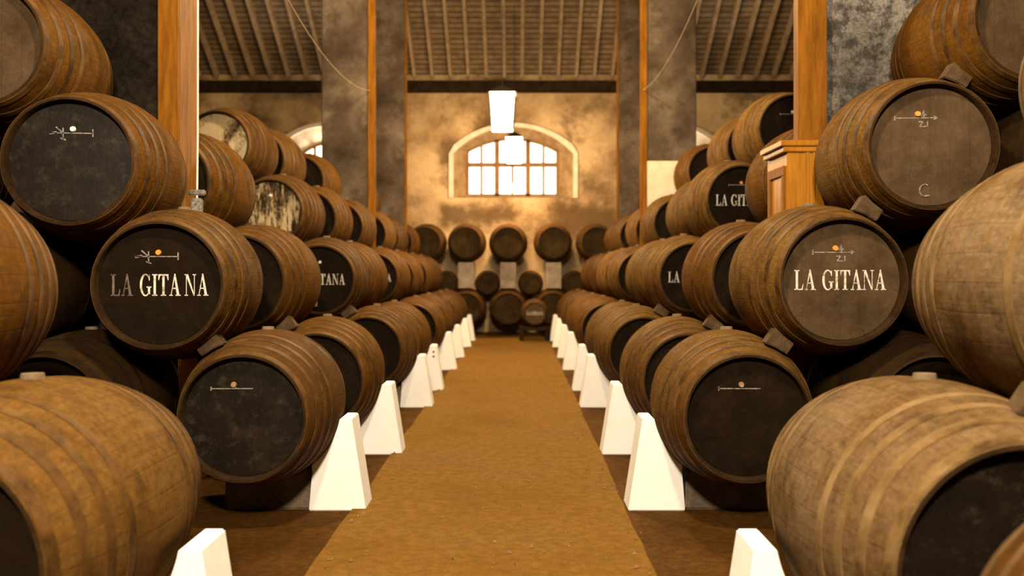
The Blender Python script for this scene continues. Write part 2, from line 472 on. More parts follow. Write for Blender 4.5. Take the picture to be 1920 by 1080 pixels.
for wi, (nm, A, B, bays) in enumerate(WINS):
    a, b = outs[wi], ins[wi]
    n = len(a)
    g = MB()
    g.add([(x, YW, z) for x, z in a] + [(x, GY, z) for x, z in b] + [(x, GY + 0.25, z) for x, z in b],
          [(i, (i + 1) % n, (i + 1) % n + n, i + n) for i in range(n)] + [(i + n, (i + 1) % n + n, (i + 1) % n + 2 * n, i + 2 * n) for i in range(n)])
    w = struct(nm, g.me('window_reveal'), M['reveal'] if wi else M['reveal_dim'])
    cxm = (A[0] + A[1]) / 2
    ring = a[1:] + [a[0]]                     # open path from lower right over the arch to lower left
    outr = [(cxm + (x - cxm) * 1.075, z + (0.10 if z > A[3] + 0.02 else 0)) for x, z in ring]
    m_ = len(ring)
    g = MB(); g.add([(x, YW - 0.05, z) for x, z in ring] + [(x, YW - 0.05, z) for x, z in outr] + [(x, YW, z) for x, z in ring] + [(x, YW, z) for x, z in outr],
          [(i, i + 1, i + 1 + m_, i + m_) for i in range(m_ - 1)] + [(i + m_, i + 1 + m_, i + 1 + 3 * m_, i + 3 * m_) for i in range(m_ - 1)] + [(i, i + 1, i + 1 + 2 * m_, i + 2 * m_) for i in range(m_ - 1)]
          + [(0, m_, 3 * m_, 2 * m_), (m_ - 1, 2 * m_ - 1, 4 * m_ - 1, 3 * m_ - 1)])
    obj('arch_moulding', g.me('arch_moulding'), M['reveal'], w)
    # frame, mullions and glazing bars
    x0, x1, zb, zs, zt = B
    g = MB()
    cx = (x0 + x1) / 2
    hw = (x1 - x0) / 2; hh = zt - zs; R = (hw * hw + hh * hh) / (2 * hh); cz = zt - R
    topz = lambda x: cz + math.sqrt(max(R * R - (x - cx) ** 2, 0))
    nn = len(b)
    inner = [(cx + (x - cx) * (1 - 0.08 / hw), zb + 0.05 + (z - zb) * (1 - 0.10 / (zt - zb))) for x, z in b]
    g.add([(x, GY - 0.01, z) for x, z in b] + [(x, GY - 0.01, z) for x, z in inner] + [(x, GY + 0.07, z) for x, z in inner],
          [(i, (i + 1) % nn, (i + 1) % nn + nn, i + nn) for i in range(nn)] + [(i + nn, (i + 1) % nn + nn, (i + 1) % nn + 2 * nn, i + 2 * nn) for i in range(nn)])
    bw = (x1 - x0) / bays
    tz = zb + 0.60 * (zt - zb) * (0.9 if wi == 0 else 1.0)
    for q in range(1, bays):
        xx = x0 + q * bw
        g.box(xx - 0.062, xx + 0.062, GY - 0.01, GY + 0.07, zb, topz(xx) - 0.01)
    for q in range(bays):
        xx = x0 + (q + 0.5) * bw
        g.box(xx - 0.032, xx + 0.032, GY + 0.005, GY + 0.05, zb, topz(xx) - 0.01)
    g.box(x0, x1, GY - 0.005, GY + 0.065, tz - 0.055, tz + 0.055)
    fr = obj('window_frame', g.me('window_frame'), M['frame'], w)
    g = MB(); g.add([(x, GY + 0.03, z) for x, z in b], [tuple(range(nn))])
    obj('glass', g.me('glass'), M['glass'], w)
g = MB(); g.box(-12.3, -12, -8, 24.6, 0, 14); struct('wall_left', g, M['wall'])
g = MB(); g.box(12, 12.3, -8, 24.6, 0, 14); struct('wall_right', g, M['wall'])
g = MB(); g.box(-12.3, 12.3, -8.3, -8, 0, 14); struct('wall_front', g, M['wall'])
# pitched roof: eaves on the end wall, ridge nine metres nearer
ZE = 6.62; SL = 0.65; YR = 14.5; ZR = ZE + SL * (YW - YR)
roofz = lambda y: ZE + SL * (YW - y) if y > YR else ZR - 0.22 * (YR - y)
L_ = math.hypot(YW - YR, ZR - ZE)
g = MB(); g.box(-12, 12, 0, L_ + 0.1, 0, 0.12)
ce = obj('ceiling', g, M['deck'], loc=(0, YW + 0.0, ZE), rot=(PI - math.atan(SL), 0, 0))
ce.scale = (1, 1, -1)
ce['kind'] = 'structure'
g = MB(); g.add([(-12, YR, ZR), (12, YR, ZR), (12, -8, roofz(-8)), (-12, -8, roofz(-8)),
                 (-12, YR, ZR + .12), (12, YR, ZR + .12), (12, -8, roofz(-8) + .12), (-12, -8, roofz(-8) + .12)],
                [(0, 1, 2, 3), (4, 5, 6, 7), (0, 1, 5, 4), (1, 2, 6, 5), (2, 3, 7, 6), (3, 0, 4, 7)])
struct('ceiling_front', g, M['deck'])
g = MB(); g.box(-12, 12, YW - 0.24, YW, 6.14, 6.42)
tag(obj('eaves_beam', g.me('eaves_beam', bevel=0.01), M['beam']), 'long dark wooden beam across the end wall under the roof', 'beam')
rb = MB(); rb.box(-0.042, 0.042, 0.02, L_ - 0.15, -0.17, -0.005)
rme = rb.me('rafter', bevel=0.006)
ORDN = ['first', 'second', 'third', 'fourth', 'fifth', 'sixth', 'seventh', 'eighth', 'ninth', 'tenth', 'eleventh', 'twelfth', 'thirteenth', 'fourteenth', 'fifteenth', 'sixteenth']
bays = {'left': [], 'centre': [], 'right': []}
for i in range(-20, 21):
    x = i * 0.46 + 0.1
    bays['left' if x < -2.9 else 'right' if x > 2.7 else 'centre'].append(x)
for bn, (where, edge, rev) in {'left': ('over the left side bay', 'from the pillar outwards', True), 'centre': ('above the central aisle', 'from the left pillars', False),
                               'right': ('over the right side bay', 'from the pillar outwards', False)}.items():
    xs = bays[bn][::-1] if rev else bays[bn]
    for q, x in enumerate(xs):
        tag(obj('rafter', rme, M['rafter'], loc=(x, YW, ZE)), f'weathered roof rafter {where}, {ORDN[q]} {edge}', 'rafter', 'rafters ' + where)
for o in bpy.data.objects:
    if o.name.startswith('rafter'):
        o.rotation_euler = (PI - math.atan(SL), 0, 0); o.scale = (1, 1, -1)

# ------------------------------------------------------------------ pillars with timber corner guards
def pillar(side, y0, y1, xi, width, label, mat, gdw=0.2, gdd=0.03, sideboard=True, whitish=False):
    s = 1 if side == 'right' else -1
    p = thing('pillar', label, 'pillar', (s * xi, y0, 0), 0, 'plastered pillars along the aisle')
    zt = min(roofz(y1), roofz(y0)) - 0.02
    off = 0.03 if sideboard else 0.6 * gdw
    ys = gdd
    g = MB(); a, b = sorted((s * off, s * width)); g.box(a, b, ys, y1 - y0, 0, zt)
    obj('shaft', g.me('shaft', bevel=0.02), M[mat], p)
    g = MB(); a, b = sorted((0, s * gdw)); g.box(a, b, 0, gdd - 0.001, 0, zt)
    obj('corner_guard', g.me('corner_guard', bevel=0.006), M['post'], p)
    if sideboard:
        g = MB(); a, b = sorted((0, s * 0.03)); g.box(a, b, gdd, y1 - y0, 0, zt)
        obj('side_board', g.me('side_board', bevel=0.006), M['post'], p)
    if whitish:  # pale slab over the lower front of the shaft
        g = MB(); a, b = sorted((s * gdw, s * (width - 0.12))); g.box(a, b, 0.0, gdd + 0.01, 1.2, 3.36)
        obj('pale_base', g.me('pale_base', bevel=0.004), M['reveal'], p)
    return p
pillar('left', 6.66, 7.08, 2.43, 0.9, 'dark mouldy pillar with orange timber corner, nearest on the left', 'pillar_dark', 0.145)
pillar('right', 6.62, 7.08, 1.985, 0.95, 'grey speckled pillar with orange timber corner, nearest on the right', 'pillar_grey', 0.205, 0.12, False)
pillar('left', 15.42, 15.80, 2.36, 0.9, 'second pillar on the left with a narrow orange timber corner', 'pillar_far', 0.13, 0.03, False)
pillar('right', 15.42, 15.80, 2.01, 0.94, 'second pillar on the right with a narrow orange timber corner', 'pillar_far', 0.12, 0.03, False, True)
pillar('left', 19.78, 20.0, 2.36, 0.9, 'farthest pillar on the left, mostly behind the second one', 'pillar_far', 0.05, 0.02, False)
pillar('right', 19.78, 20.0, 2.08, 0.9, 'farthest pillar on the right, mostly behind the second one', 'pillar_far', 0.05, 0.02, False)

# panelled casing at the foot of the right pillar
c0 = thing('panelled_casing', 'orange varnished wooden casing with moulded top around the near right pillar foot', 'cabinet', (1.90, 6.60, 0))
g = MB()
g.box(0, 0.09, 0.0, 0.52, 0, 2.36)
g.box(0.09, 0.27, 0.0, 0.055, 0, 2.36)
obj('carcass', g.me('carcass', bevel=0.004), M['casing'], c0)
g = MB(); g.box(-0.012, 0.0, 0.05, 0.47, 1.2, 1.26); g.box(-0.012, 0.0, 0.05, 0.47, 2.20, 2.27); g.box(-0.012, 0, 0.05, 0.11, 1.26, 2.2); g.box(-0.012, 0, 0.41, 0.47, 1.26, 2.2)
obj('door', g.me('door', bevel=0.003), M['post'], c0)
g = MB(); g.box(-0.03, 0.29, -0.02, 0.53, 2.36, 2.40); g.box(-0.05, 0.31, -0.035, 0.545, 2.40, 2.44)
obj('cornice', g.me('cornice', bevel=0.005), M['casing'], c0)
g = MB(); g.box(0.13, 0.155, -0.012, 0.0, 1.2, 2.36); g.box(0.18, 0.195, -0.012, 0.0, 1.2, 2.36)
obj('front_bead', g.me('front_bead', bevel=0.003), M['casing'], c0)

# ------------------------------------------------------------------ casks
BL, BB, BA = 1.22, 0.475, 0.366                       # length, bilge radius, head radius
def rad(t):                                            # t from -1 to 1
    return BB - (BB - BA) * abs(t) ** 1.9
REC = 0.062
prof = []
prof.append((BA - 0.004, -BL / 2 + 0.001))
for i in range(0, 25):
    t = -1 + i / 12
    prof.append((rad(t), t * BL / 2))
prof.append((BA - 0.004, BL / 2 - 0.001))
g = MB(); g.lathe_y(prof, 64); body_me = g.me('staves', smooth=True)
HR = BA - 0.024
g = MB(); g.disc_y(HR, 0, 48); g.disc_y(HR, 0.02, 48)
g.add([], [])
for j in range(48):
    a, b = j, (j + 1) % 48
    g.F.append((a, b, b + 48, a + 48))
head_me = g.me('head')
g = MB(); g.lathe_y([(BA - 0.0045, 0.006), (BA - 0.001, 0.0), (BA - 0.014, -0.001), (BA - 0.017, 0.004), (BA - 0.023, REC + 0.02), (BA - 0.012, REC + 0.02), (BA - 0.0045, 0.006)], 64)
rim_me = g.me('rim', smooth=True)
def hoop_me(t0, t1, th=0.0032):
    n = 4
    P = []
    for i in range(n + 1):
        t = t0 + (t1 - t0) * i / n
        P.append((rad(t) + th, t * BL / 2))
    ins_ = [(rad(t1) - 0.004, t1 * BL / 2), (rad(t0) - 0.004, t0 * BL / 2)]
    g = MB(); g.lathe_y([ins_[1]] + P + [ins_[0]], 64)
    return g.me('hoop', smooth=True)
HO = [(0.925, 0.99), (0.735, 0.80), (0.56, 0.62), (0.385, 0.44)]
hoops = [hoop_me(a, b) for a, b in HO] + [hoop_me(-b, -a) for a, b in HO]
g = MB(); g.add([], [])
bung_r = 0.05
ng = 14
g.add([(bung_r * math.cos(2 * PI * j / ng) * 1.15, bung_r * math.sin(2 * PI * j / ng), -0.02) for j in range(ng)] + [(bung_r * math.cos(2 * PI * j / ng), bung_r * 0.85 * math.sin(2 * PI * j / ng), 0.022) for j in range(ng)],
      [tuple(range(ng)), tuple(range(ng, 2 * ng))] + [(j, (j + 1) % ng, (j + 1) % ng + ng, j + ng) for j in range(ng)])
bung_me = g.me('bung')

# painted serif lettering
def letter(ch):
    P = []                                             # list of polygons (x,z), height 1
    R = lambda x0, x1, z0, z1: P.append([(x0, z0), (x1, z0), (x1, z1), (x0, z1)])
    if ch == 'L':
        R(0.10, 0.26, 0, 1); R(0.0, 0.36, 0.0, 0.05); R(0.0, 0.36, 0.95, 1.0)
        P.append([(0.36, 0), (0.60, 0), (0.66, 0.30), (0.61, 0.30), (0.52, 0.06), (0.36, 0.05)])
        return P, 0.70
    if ch == 'A':
        P.append([(0.10, 0.02), (0.15, 0.02), (0.41, 0.90), (0.36, 1.0)])
        P.append([(0.52, 0.02), (0.70, 0.02), (0.44, 1.0), (0.36, 1.0)][:0] or [(0.53, 0.02), (0.71, 0.02), (0.43, 1.02), (0.35, 1.02), (0.345, 0.93)])
        R(0.19, 0.56, 0.32, 0.37); R(0.0, 0.25, 0, 0.045); R(0.44, 0.80, 0, 0.045)
        return P, 0.82
    if ch == 'I':
        R(0.10, 0.26, 0, 1); R(0, 0.36, 0, 0.05); R(0, 0.36, 0.95, 1)
        return P, 0.40
    if ch == 'T':
        R(0.27, 0.43, 0, 1); R(0.17, 0.53, 0, 0.05)
        P.append([(0, 0.72), (0.04, 0.72), (0.12, 0.92), (0.27, 0.95), (0.27, 1), (0.0, 1)])
        P.append([(0.70, 0.72), (0.66, 0.72), (0.58, 0.92), (0.43, 0.95), (0.43, 1), (0.70, 1)])
        return P, 0.72
    if ch == 'N':
        R(0.10, 0.145, 0, 1); R(0.66, 0.705, 0, 1)
        P.append([(0.06, 1), (0.24, 1), (0.705, 0.0), (0.63, 0.0)])
        R(0, 0.24, 0, 0.045); R(0.0, 0.12, 0.955, 1); R(0.56, 0.80, 0.955, 1)
        return P, 0.84
    if ch == 'G':
        n = 20; o_, i_ = [], []
        for q in range(n + 1):
            a = math.radians(48 + (318 - 48) * q / n)
            o_.append((0.38 + 0.38 * math.cos(a), 0.5 + 0.52 * math.sin(a)))
            i_.append((0.41 + 0.25 * math.cos(a), 0.5 + 0.46 * math.sin(a)))
        for q in range(n):
            P.append([o_[q], o_[q + 1], i_[q + 1], i_[q]])
        R(0.56, 0.71, 0.08, 0.42); R(0.46, 0.80, 0.38, 0.43)
        P.append([(0.60, 0.80), (0.64, 0.70), (0.68, 0.70), (0.68, 0.98), (0.64, 0.98)])
        return P, 0.82
def text_mesh(s, width, height, skip=0, only=None, gap=0.03, spread=None):
    x = 0; polys = []
    for q, ch in enumerate(s):
        if ch == ' ':
            x += 0.42; continue
        P, w = letter(ch)
        if only is None or q in only:
            polys += [[(px + x, pz) for px, pz in p] for p in P]
        x += w + gap + (spread[q] if spread else 0)
    sx = width / x
    g = MB()
    for p in polys:
        n = len(p)
        P2 = [((px * sx - width / 2), pz * height - height / 2) for px, pz in p]
        g.add([(a, 0, b) for a, b in P2] + [(a, 0.0012, b) for a, b in P2], [tuple(range(n)), tuple(range(n, 2 * n))] + [(i, (i + 1) % n, (i + 1) % n + n, i + n) for i in range(n)])
    return g.me('lettering')
TXT = text_mesh('LA GITANA', 0.535, 0.115)
SPR = [0, 0, 0, 0, 0, 0, 0.22, 0, 0]
TXT_B = text_mesh('LA GITANA', 0.55, 0.125, only={3, 4, 5, 6, 7, 8}, spread=SPR)
TXT_F = text_mesh('LA GITANA', 0.55, 0.125, only={0, 1}, spread=SPR)
g = MB(); seg = 16
g.add([(0.017 * math.cos(2 * PI * j / seg), 0, 0.017 * math.sin(2 * PI * j / seg)) for j in range(seg)] + [(0.014 * math.cos(2 * PI * j / seg), -0.012, 0.014 * math.sin(2 * PI * j / seg)) for j in range(seg)],
      [tuple(range(seg)), tuple(range(seg, 2 * seg))] + [(j, (j + 1) % seg, (j + 1) % seg + seg, j + seg) for j in range(seg)])
cork_me = g.me('cork')
def chalk(kind):
    g = MB(); R = lambda x0, x1, z0, z1: g.box(x0, x1, -0.0012, 0, z0, z1)
    def stroke(x0, z0, x1, z1, w=0.0035):
        d = Vector((x1 - x0, z1 - z0)).normalized(); nx, nz = -d.y * w, d.x * w
        g.prism([(x0 + nx, z0 + nz), (x1 + nx, z1 + nz), (x1 - nx, z1 - nz), (x0 - nx, z0 - nz)], -0.0012, 0)
    R(-0.12, 0.12, -0.003, 0.003)
    if kind == 0:                                       # long line, tick at the left, bar at the right end
        stroke(0.12, -0.02, 0.12, 0.024); stroke(-0.045, -0.035, -0.045, 0.03); stroke(-0.085, 0.035, -0.045, 0.0); stroke(-0.06, -0.03, -0.03, -0.04)
        stroke(-0.12, -0.004, -0.08, 0.004, 0.006)
    elif kind == 1:                                     # arrow head right, figures over and under
        stroke(0.03, 0.008, 0.045, 0.045); stroke(0.045, 0.045, 0.045, 0.006); stroke(0.02, 0.018, 0.06, 0.018)
        stroke(0.10, -0.010, 0.12, 0.0); stroke(0.10, 0.010, 0.12, 0.0)
        stroke(0.015, -0.022, 0.04, -0.022); stroke(0.04, -0.022, 0.02, -0.05); stroke(0.02, -0.05, 0.06, -0.05); stroke(0.065, -0.02, 0.065, -0.05)
        stroke(-0.12, -0.014, -0.12, 0.014)
    else:
        stroke(-0.12, -0.012, -0.12, 0.012); stroke(0.02, 0.006, 0.02, 0.02)
    return g.me('chalk_mark')
CH = [chalk(0), chalk(1), chalk(2)]
g = MB(); pts = [(0.03 * math.cos(a), 0, 0.03 * math.sin(a) * 1.15) for a in [math.radians(60 + 240 * i / 14) for i in range(15)]]
g.tube(pts, 0.004, 6); g.box(-0.008, 0.026, -0.003, 0.003, -0.033, -0.027)
CMARK = g.me('chalk_letter')

ZC1 = 0.67
VS = {'R': 0.788, 'L': 0.764}; HS = {'R': 0.53, 'L': 0.565}
ORD = ['nearest the camera', 'second from the front', 'third from the front', 'fourth from the front', 'fifth from the front', 'sixth from the front', 'seventh from the front', 'eighth from the front', 'ninth from the front']
TIER = {1: 'bottom', 2: 'second', 3: 'third', 4: 'top'}
DEP = [3.15, 5.95, 7.78, 10.5, 11.98, 14.55, 16.62, 19.05, 20.75]
M['stave_shade'] = stave_mat('shade_toned_staves', (0.012, 0.006, 0.002), (0.028, 0.015, 0.005), (0.05, 0.028, 0.010))  # inner casks: shade of the stack painted into the stave colour
def cask(x, y, zc, label, group, mat='stave_tan', head='head_dark', mark=None, cork=None, text=None, yaw=0.0, scale=1.0, bung=True, full=True, dx=0.0, name='sherry_cask'):
    c = thing(name, label, 'barrel', (x, y, zc - BB * scale), yaw, group)
    c.scale = (scale,) * 3
    rz = random.uniform(0, 2 * PI)
    obj('staves', body_me, M[mat], c, (0, 0, BB), (0, rz, 0))
    h = obj('head', head_me, M[head], c, (0, -BL / 2 + REC - 0.004, BB))
    hb = obj('head', head_me, M['head_dark'], c, (0, BL / 2 - REC - 0.016, BB))
    obj('rim', rim_me, M['lip'], c, (0, -BL / 2 - 0.0005, BB), (0, rz, 0))
    obj('rim', rim_me, M['lip'], c, (0, BL / 2 + 0.0005, BB), (0, 0, PI))
    for q, hm in enumerate(hoops):
        obj('hoop', hm, M['hoop_dusty' if mat == 'stave_pale' else 'beam' if mat == 'stave_shade' else 'hoop'], c, (0, 0, BB), (0, rz, 0))  # inner casks get near-black hoops for the same painted shade
    if bung:
        obj('bung', bung_me, M['bung'], c, (0, 0.02, 2 * BB)).scale = (0.75, 0.75, 0.75)
    if mark is not None:
        obj('chalk_mark', CH[mark], M['chalk'], h, (dx - 0.01, -0.0004, 0.165))
    if cork:
        obj('cork', cork_me, M['cork_' + cork], h, (dx, -0.001, 0.188))
    if text == 'full':
        obj('lettering', TXT, M['paint'], h, (0, -0.0014, 0.005))
    elif text == 'worn':
        obj('lettering', TXT_B, M['paint'], h, (0, -0.0014, 0.0))
        f = obj('lettering', TXT_F, M['paint_faded'], h, (0, -0.0014, 0.0))
        f['label'] = 'almost worn away first word'
    return c, h

XR = {1: 1.33, 2: 1.86, 3: 2.39, 4: 2.92}
XL = {1: -1.60, 2: -2.165, 3: -2.73, 4: -3.295}
SPEC = {
 ('L', 1, 1): dict(head='head_wet', mark=2, cork='dull', mat='stave_brown', dx=-0.06, note='dull black head and a small pale peg'),
 ('L', 2, 1): dict(mark=0, cork='orange', text='worn', mat='stave_warm', dx=-0.01, note='half worn white lettering and an orange cork'),
 ('L', 3, 1): dict(head='head_wet', mark=0, cork='white', mat='stave_orange', dx=0.01, note='black head, white cork and chalked line'),
 ('L', 4, 1): dict(mat='stave_orange', head='head_dusty', note='dusty grey head cut by the picture edge'),
 ('L', 0 + 1, 2): dict(mat='stave_orange', note='black head with smudged pale marks', mark=2),
 ('L', 2, 2): dict(mat='stave_orange', note='black head half hidden by the cask before it'),
 ('L', 3, 2): dict(mat='stave_orange', note='bright amber staves beside the timber corner of the pillar'),
 ('L', 2, 3): dict(mat='stave_brown', text='full', cork='white', note='white lettering and a small brass fitting low on the head'),
 ('L', 3, 3): dict(mat='stave_brown', head='head_peel', cork='white', note='peeling black and cream head'),
 ('L', 4, 3): dict(mat='stave_brown', head='head_cream', note='large worn cream patch on its head'),
 ('L', 2, 5): dict(mat='stave_orange', text='full', note='traces of white lettering'),
 ('L', 4, 5): dict(mat='stave_orange', note='small amber cask under the lit side window'),
 ('R', 1, 1): dict(mark=2, cork='dull', mat='stave_tan', head='head_dark', dx=-0.03, note='plain dark head, pale peg and faint chalk line'),
 ('R', 2, 1): dict(mark=1, cork='orange', text='full', mat='stave_tan', head='head_dusty', dx=-0.03, note='clear white lettering and an orange cork'),
 ('R', 3, 1): dict(mark=1, cork='orange', mat='stave_tan', head='head_dusty', dx=-0.07, note='dusty brown head, orange cork and chalked C'),
 ('R', 4, 1): dict(mat='stave_orange', head='head_dusty', note='grey-brown head cut by the right picture edge'),
 ('R', 2, 2): dict(mat='stave_orange', note='amber staves and a head hidden by the lettered cask'),
 ('R', 3, 2): dict(mat='stave_orange', note='amber side showing behind the wooden casing'),
 ('R', 2, 3): dict(mat='stave_tan', text='full', cork='white', note='white lettering, half hidden by the next cask'),
 ('R', 3, 3): dict(mat='stave_tan', text='full', cork='orange', mark=2, note='white lettering cut by the casing and an orange cork'),
 ('R', 4, 3): dict(mat='stave_tan', mark=2, cork='white', note='glossy black head with a white cork'),
 ('R', 1, 3): dict(mat='stave_tan', cork='white', note='dull dark head with a white peg'),
 ('R', 1, 0): dict(mat='stave_pale', head='head_wet', note='large dusty body with broad hoops, black wet head'),
 ('L', 1, 0): dict(mat='stave_tan', head='head_dark', note='large dusty body with broad hoops in the lower left corner'),
 ('R', 2, 0): dict(mat='stave_pale', note='very large dusty body cut by the right picture edge'),
 ('L', 2, 0): dict(mat='stave_orange', note='amber body cut by the left picture edge'),
}
OUTR = {}
YAW = {('L', 3, 1, 0): 6.5, ('L', 2, 1, 0): 6.5, ('L', 4, 1, 0): 6, ('L', 2, 3, 0): 5, ('R', 3, 1, 0): -4, ('L', 1, 1, 0): 1.5, ('L', 1, 2, 0): 3}
ADJ = {('L', 3, 3, 0): (-0.08, 0, 0), ('L', 4, 3, 0): (-0.09, 0, 0), ('L', 4, 4, 0): (-0.08, 0, 0), ('L', 4, 5, 0): (-0.02, 0, -0.05),
       ('L', 1, 0, 0): (-0.05, 0, 0), ('R', 1, 0, 0): (0.05, 0, 0.0), ('L', 2, 0, 0): (-0.05, -0.03, 0), ('R', 2, 0, 0): (0.08, -0.05, 0),
       ('L', 3, 1, 0): (0.08, 0, -0.05), ('L', 4, 1, 0): (0.13, 0, -0.13), ('R', 4, 1, 0): (0.06, 0, -0.06), ('R', 3, 1, 0): (0.03, 0, -0.01), ('L', 2, 1, 0): (0.03, 0, 0),
       ('R', 3, 3, 0): (-0.06, -0.15, 0.02), ('R', 3, 2, 0): (0.03, 0, 0)}
def exists(side, tier, pos, k):
    if k == 0:
        if tier == 4:
            return pos in (0, 1, 3, 4, 5, 7)  # nearest upper-tier casks are out of view, added to block light
        if tier == 3:
            return True
        return True
    if k == 1:
        if tier == 1: return pos <= 4
        if tier == 2: return pos <= 4 and pos != 0 or pos == 0
        if tier == 3: return pos in (1,)
        return False
for side in 'LR':
    X = XL if side == 'L' else XR
    s = -1 if side == 'L' else 1
    sn = 'left' if side == 'L' else 'right'
    for k in (0, 1):
        for tier in (1, 2, 3, 4):
            for pos, y in enumerate(DEP):
                if not exists(side, tier, pos, k):
                    continue
                sp = dict(SPEC.get((side, tier, pos), {})) if k == 0 else {}
                note = sp.pop('note', None)
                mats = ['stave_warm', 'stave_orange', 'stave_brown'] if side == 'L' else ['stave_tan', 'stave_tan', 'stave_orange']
                sp.setdefault('mat', random.choice(mats) if k == 0 else 'stave_shade')
                if k == 0:
                    lab = f'{TIER[tier]}-tier cask {sn} of the aisle, {ORD[pos]}' + (f', {note}' if note else '')
                    if tier > 2 and pos > 0:
                        lab = f'{TIER[tier]}-tier cask {sn} of the aisle, level with the {ORD[pos].split()[0]} wedge' + (f', {note}' if note else '')
                    if note and len(lab.split()) > 16:
                        lab = f'{TIER[tier]}-tier cask on the {sn}, {ORD[pos].split()[0]} in line, ' + note
                        if len(lab.split()) > 16:
                            lab = f'{TIER[tier]}-tier cask on the {sn}, ' + note
                else:
                    lab = f'shadowed cask in the inner column on the {sn}, {TIER[tier]} tier, {ORD[pos].split()[0]} in row'
                    if pos == 0:
                        lab = f'shadowed cask in the inner column, {TIER[tier]} tier {sn}, nearest the camera'
                jy = random.uniform(-0.03, 0.03) if pos > 1 else 0
                cx = X[tier] + s * k * 2 * HS[side]
                ax_, ay_, az_ = ADJ.get((side, tier, pos, k), (0, 0, 0))
                if side == 'L' and tier > 2 and pos > 2:
                    ay_ += {5: 0.2, 7: 0.0}.get(pos, 0.6)
                c, h = cask(cx + ax_, y + jy + ay_, ZC1 + (tier - 1) * VS[side] + az_, lab, f'casks stacked {sn} of the aisle', yaw=math.radians(YAW.get((side, tier, pos, k), random.uniform(-1.2, 1.2))), **sp)
                OUTR[(side, tier, pos, k)] = (c, h)
                if (side, tier, pos, k) == ('R', 3, 1, 0):
                    obj('chalk_letter', CMARK, M['chalk'], h, (-0.03, -0.003, -0.255))
                if (side, tier, pos, k) == ('L', 2, 3, 0):
                    g = MB()
                    g.tube([(0.022 * math.cos(a), -0.012, 0.022 * math.sin(a) + 0.03) for a in [PI * i / 8 for i in range(9)]], 0.006, 8)
                    g.box(-0.032, 0.032, -0.024, 0.0, -0.035, 0.032)
                    obj('tap_fitting', g.me('tap_fitting', bevel=0.003), M['brass'], h, (-0.06, 0, -0.25))
# a cask still nearer the camera, cut by the lower right corner of the picture
for sgn, sn_, XX, t0 in ((-1, 'left', XL, 1), (1, 'right', XR, 2)):  # these stand out of view, added to keep light off the inner casks
    for tier in range(t0, 5):
        cask(XX[tier], 1.42, ZC1 + (tier - 1) * VS[sn_[0].upper()], f'{TIER[tier]}-tier cask {sn_} of the aisle beside the viewer, outside the picture', f'casks stacked {sn_} of the aisle')
cask(1.33, 1.42, ZC1, 'brown flank of a cask cut by the lower right corner of the picture', 'casks stacked right of the aisle', mat='stave_brown')

# ------------------------------------------------------------------ whitewashed wedges and stone blocks under the bottom tier
def wedge_me(depth=0.26):
    # coordinates relative to the cask axis; aisle side is -x
    out = [(-0.636, 0.0), (-0.545, 0.583)]
    top_in = (-0.467, 0.583)
    arc = []
    for i in range(9):
        z = 0.583 - (0.583 - 0.29) * i / 8
        arc.append((-math.sqrt(0.478 ** 2 - (z - ZC1) ** 2), z))
    pts = out + arc + [(arc[-1][0] - 0.005, 0.25), (-0.275, 0.0)]
    g = MB(); g.prism(pts, 0, depth)
    return g.me('wedge', bevel=0.006)
wm = wedge_me()
wml = wm.copy()
for v in wml.vertices:
    v.co.x = -v.co.x
wml.flip_normals()
g = MB()
pts = [(-0.27, 0.0), (-0.262, 0.22)]
for i in range(13):
    x = -0.24 + 0.50 * i / 12
    pts.append((x, ZC1 - math.sqrt(0.477 ** 2 - x * x)))
pts += [(0.285, 0.22), (0.30, 0.0)]
g.prism(pts, 0, 0.34)
sm = g.me('block', bevel=0.012)
for side in 'LR':
    X = XL if side == 'L' else XR
    sn = 'left' if side == 'L' else 'right'
    s = -1 if side == 'L' else 1
    for pos, y in enumerate(DEP):
        yw = 0.10 if pos in (1,) else random.uniform(-0.03, 0.05)
        nm = ORD[pos]
        if pos == 4 and side == 'L':
            lb = f'white wedge with two dark holes, left of the aisle, {nm}'
        else:
            lb = f'whitewashed wedge under the bottom cask {sn} of the aisle, {nm}'
        w = obj('wedge', wm if side == 'R' else wml, M['whitish'], loc=(X[1], y - 0.05, 0.0), rot=(0, 0, 0))
        if pos == 4 and side == 'L':
            for zz in (0.44, 0.50):
                g = MB(); g.disc_y(0.014, -0.0015, 12); g.disc_y(0.014, 0.001, 12)
                for j in range(12): g.F.append((j, (j + 1) % 12, (j + 1) % 12 + 12, j + 12))
                obj('hole', g.me('hole'), M['hole'], w, (0.515, 0, zz))
        tag(w, lb, 'wedge', f'white wedges {sn} of the aisle')
        tag(obj('stone_block', sm, M['stone'], loc=(X[1], y - 0.02, 0), rot=(0, 0, 0 if side == 'R' else 0)), f'dark worn stone block carrying the bottom cask {sn} of the aisle, {nm}', 'stone block', f'stone blocks {sn} of the aisle')
        if pos <= 4:
            tag(obj('stone_block', sm, M['stone'], loc=(X[1] + s * 2 * HS[side], y - 0.02, 0)), f'shadowed stone block under the inner bottom cask on the {sn}, {nm}', 'stone block', f'stone blocks {sn} of the aisle')

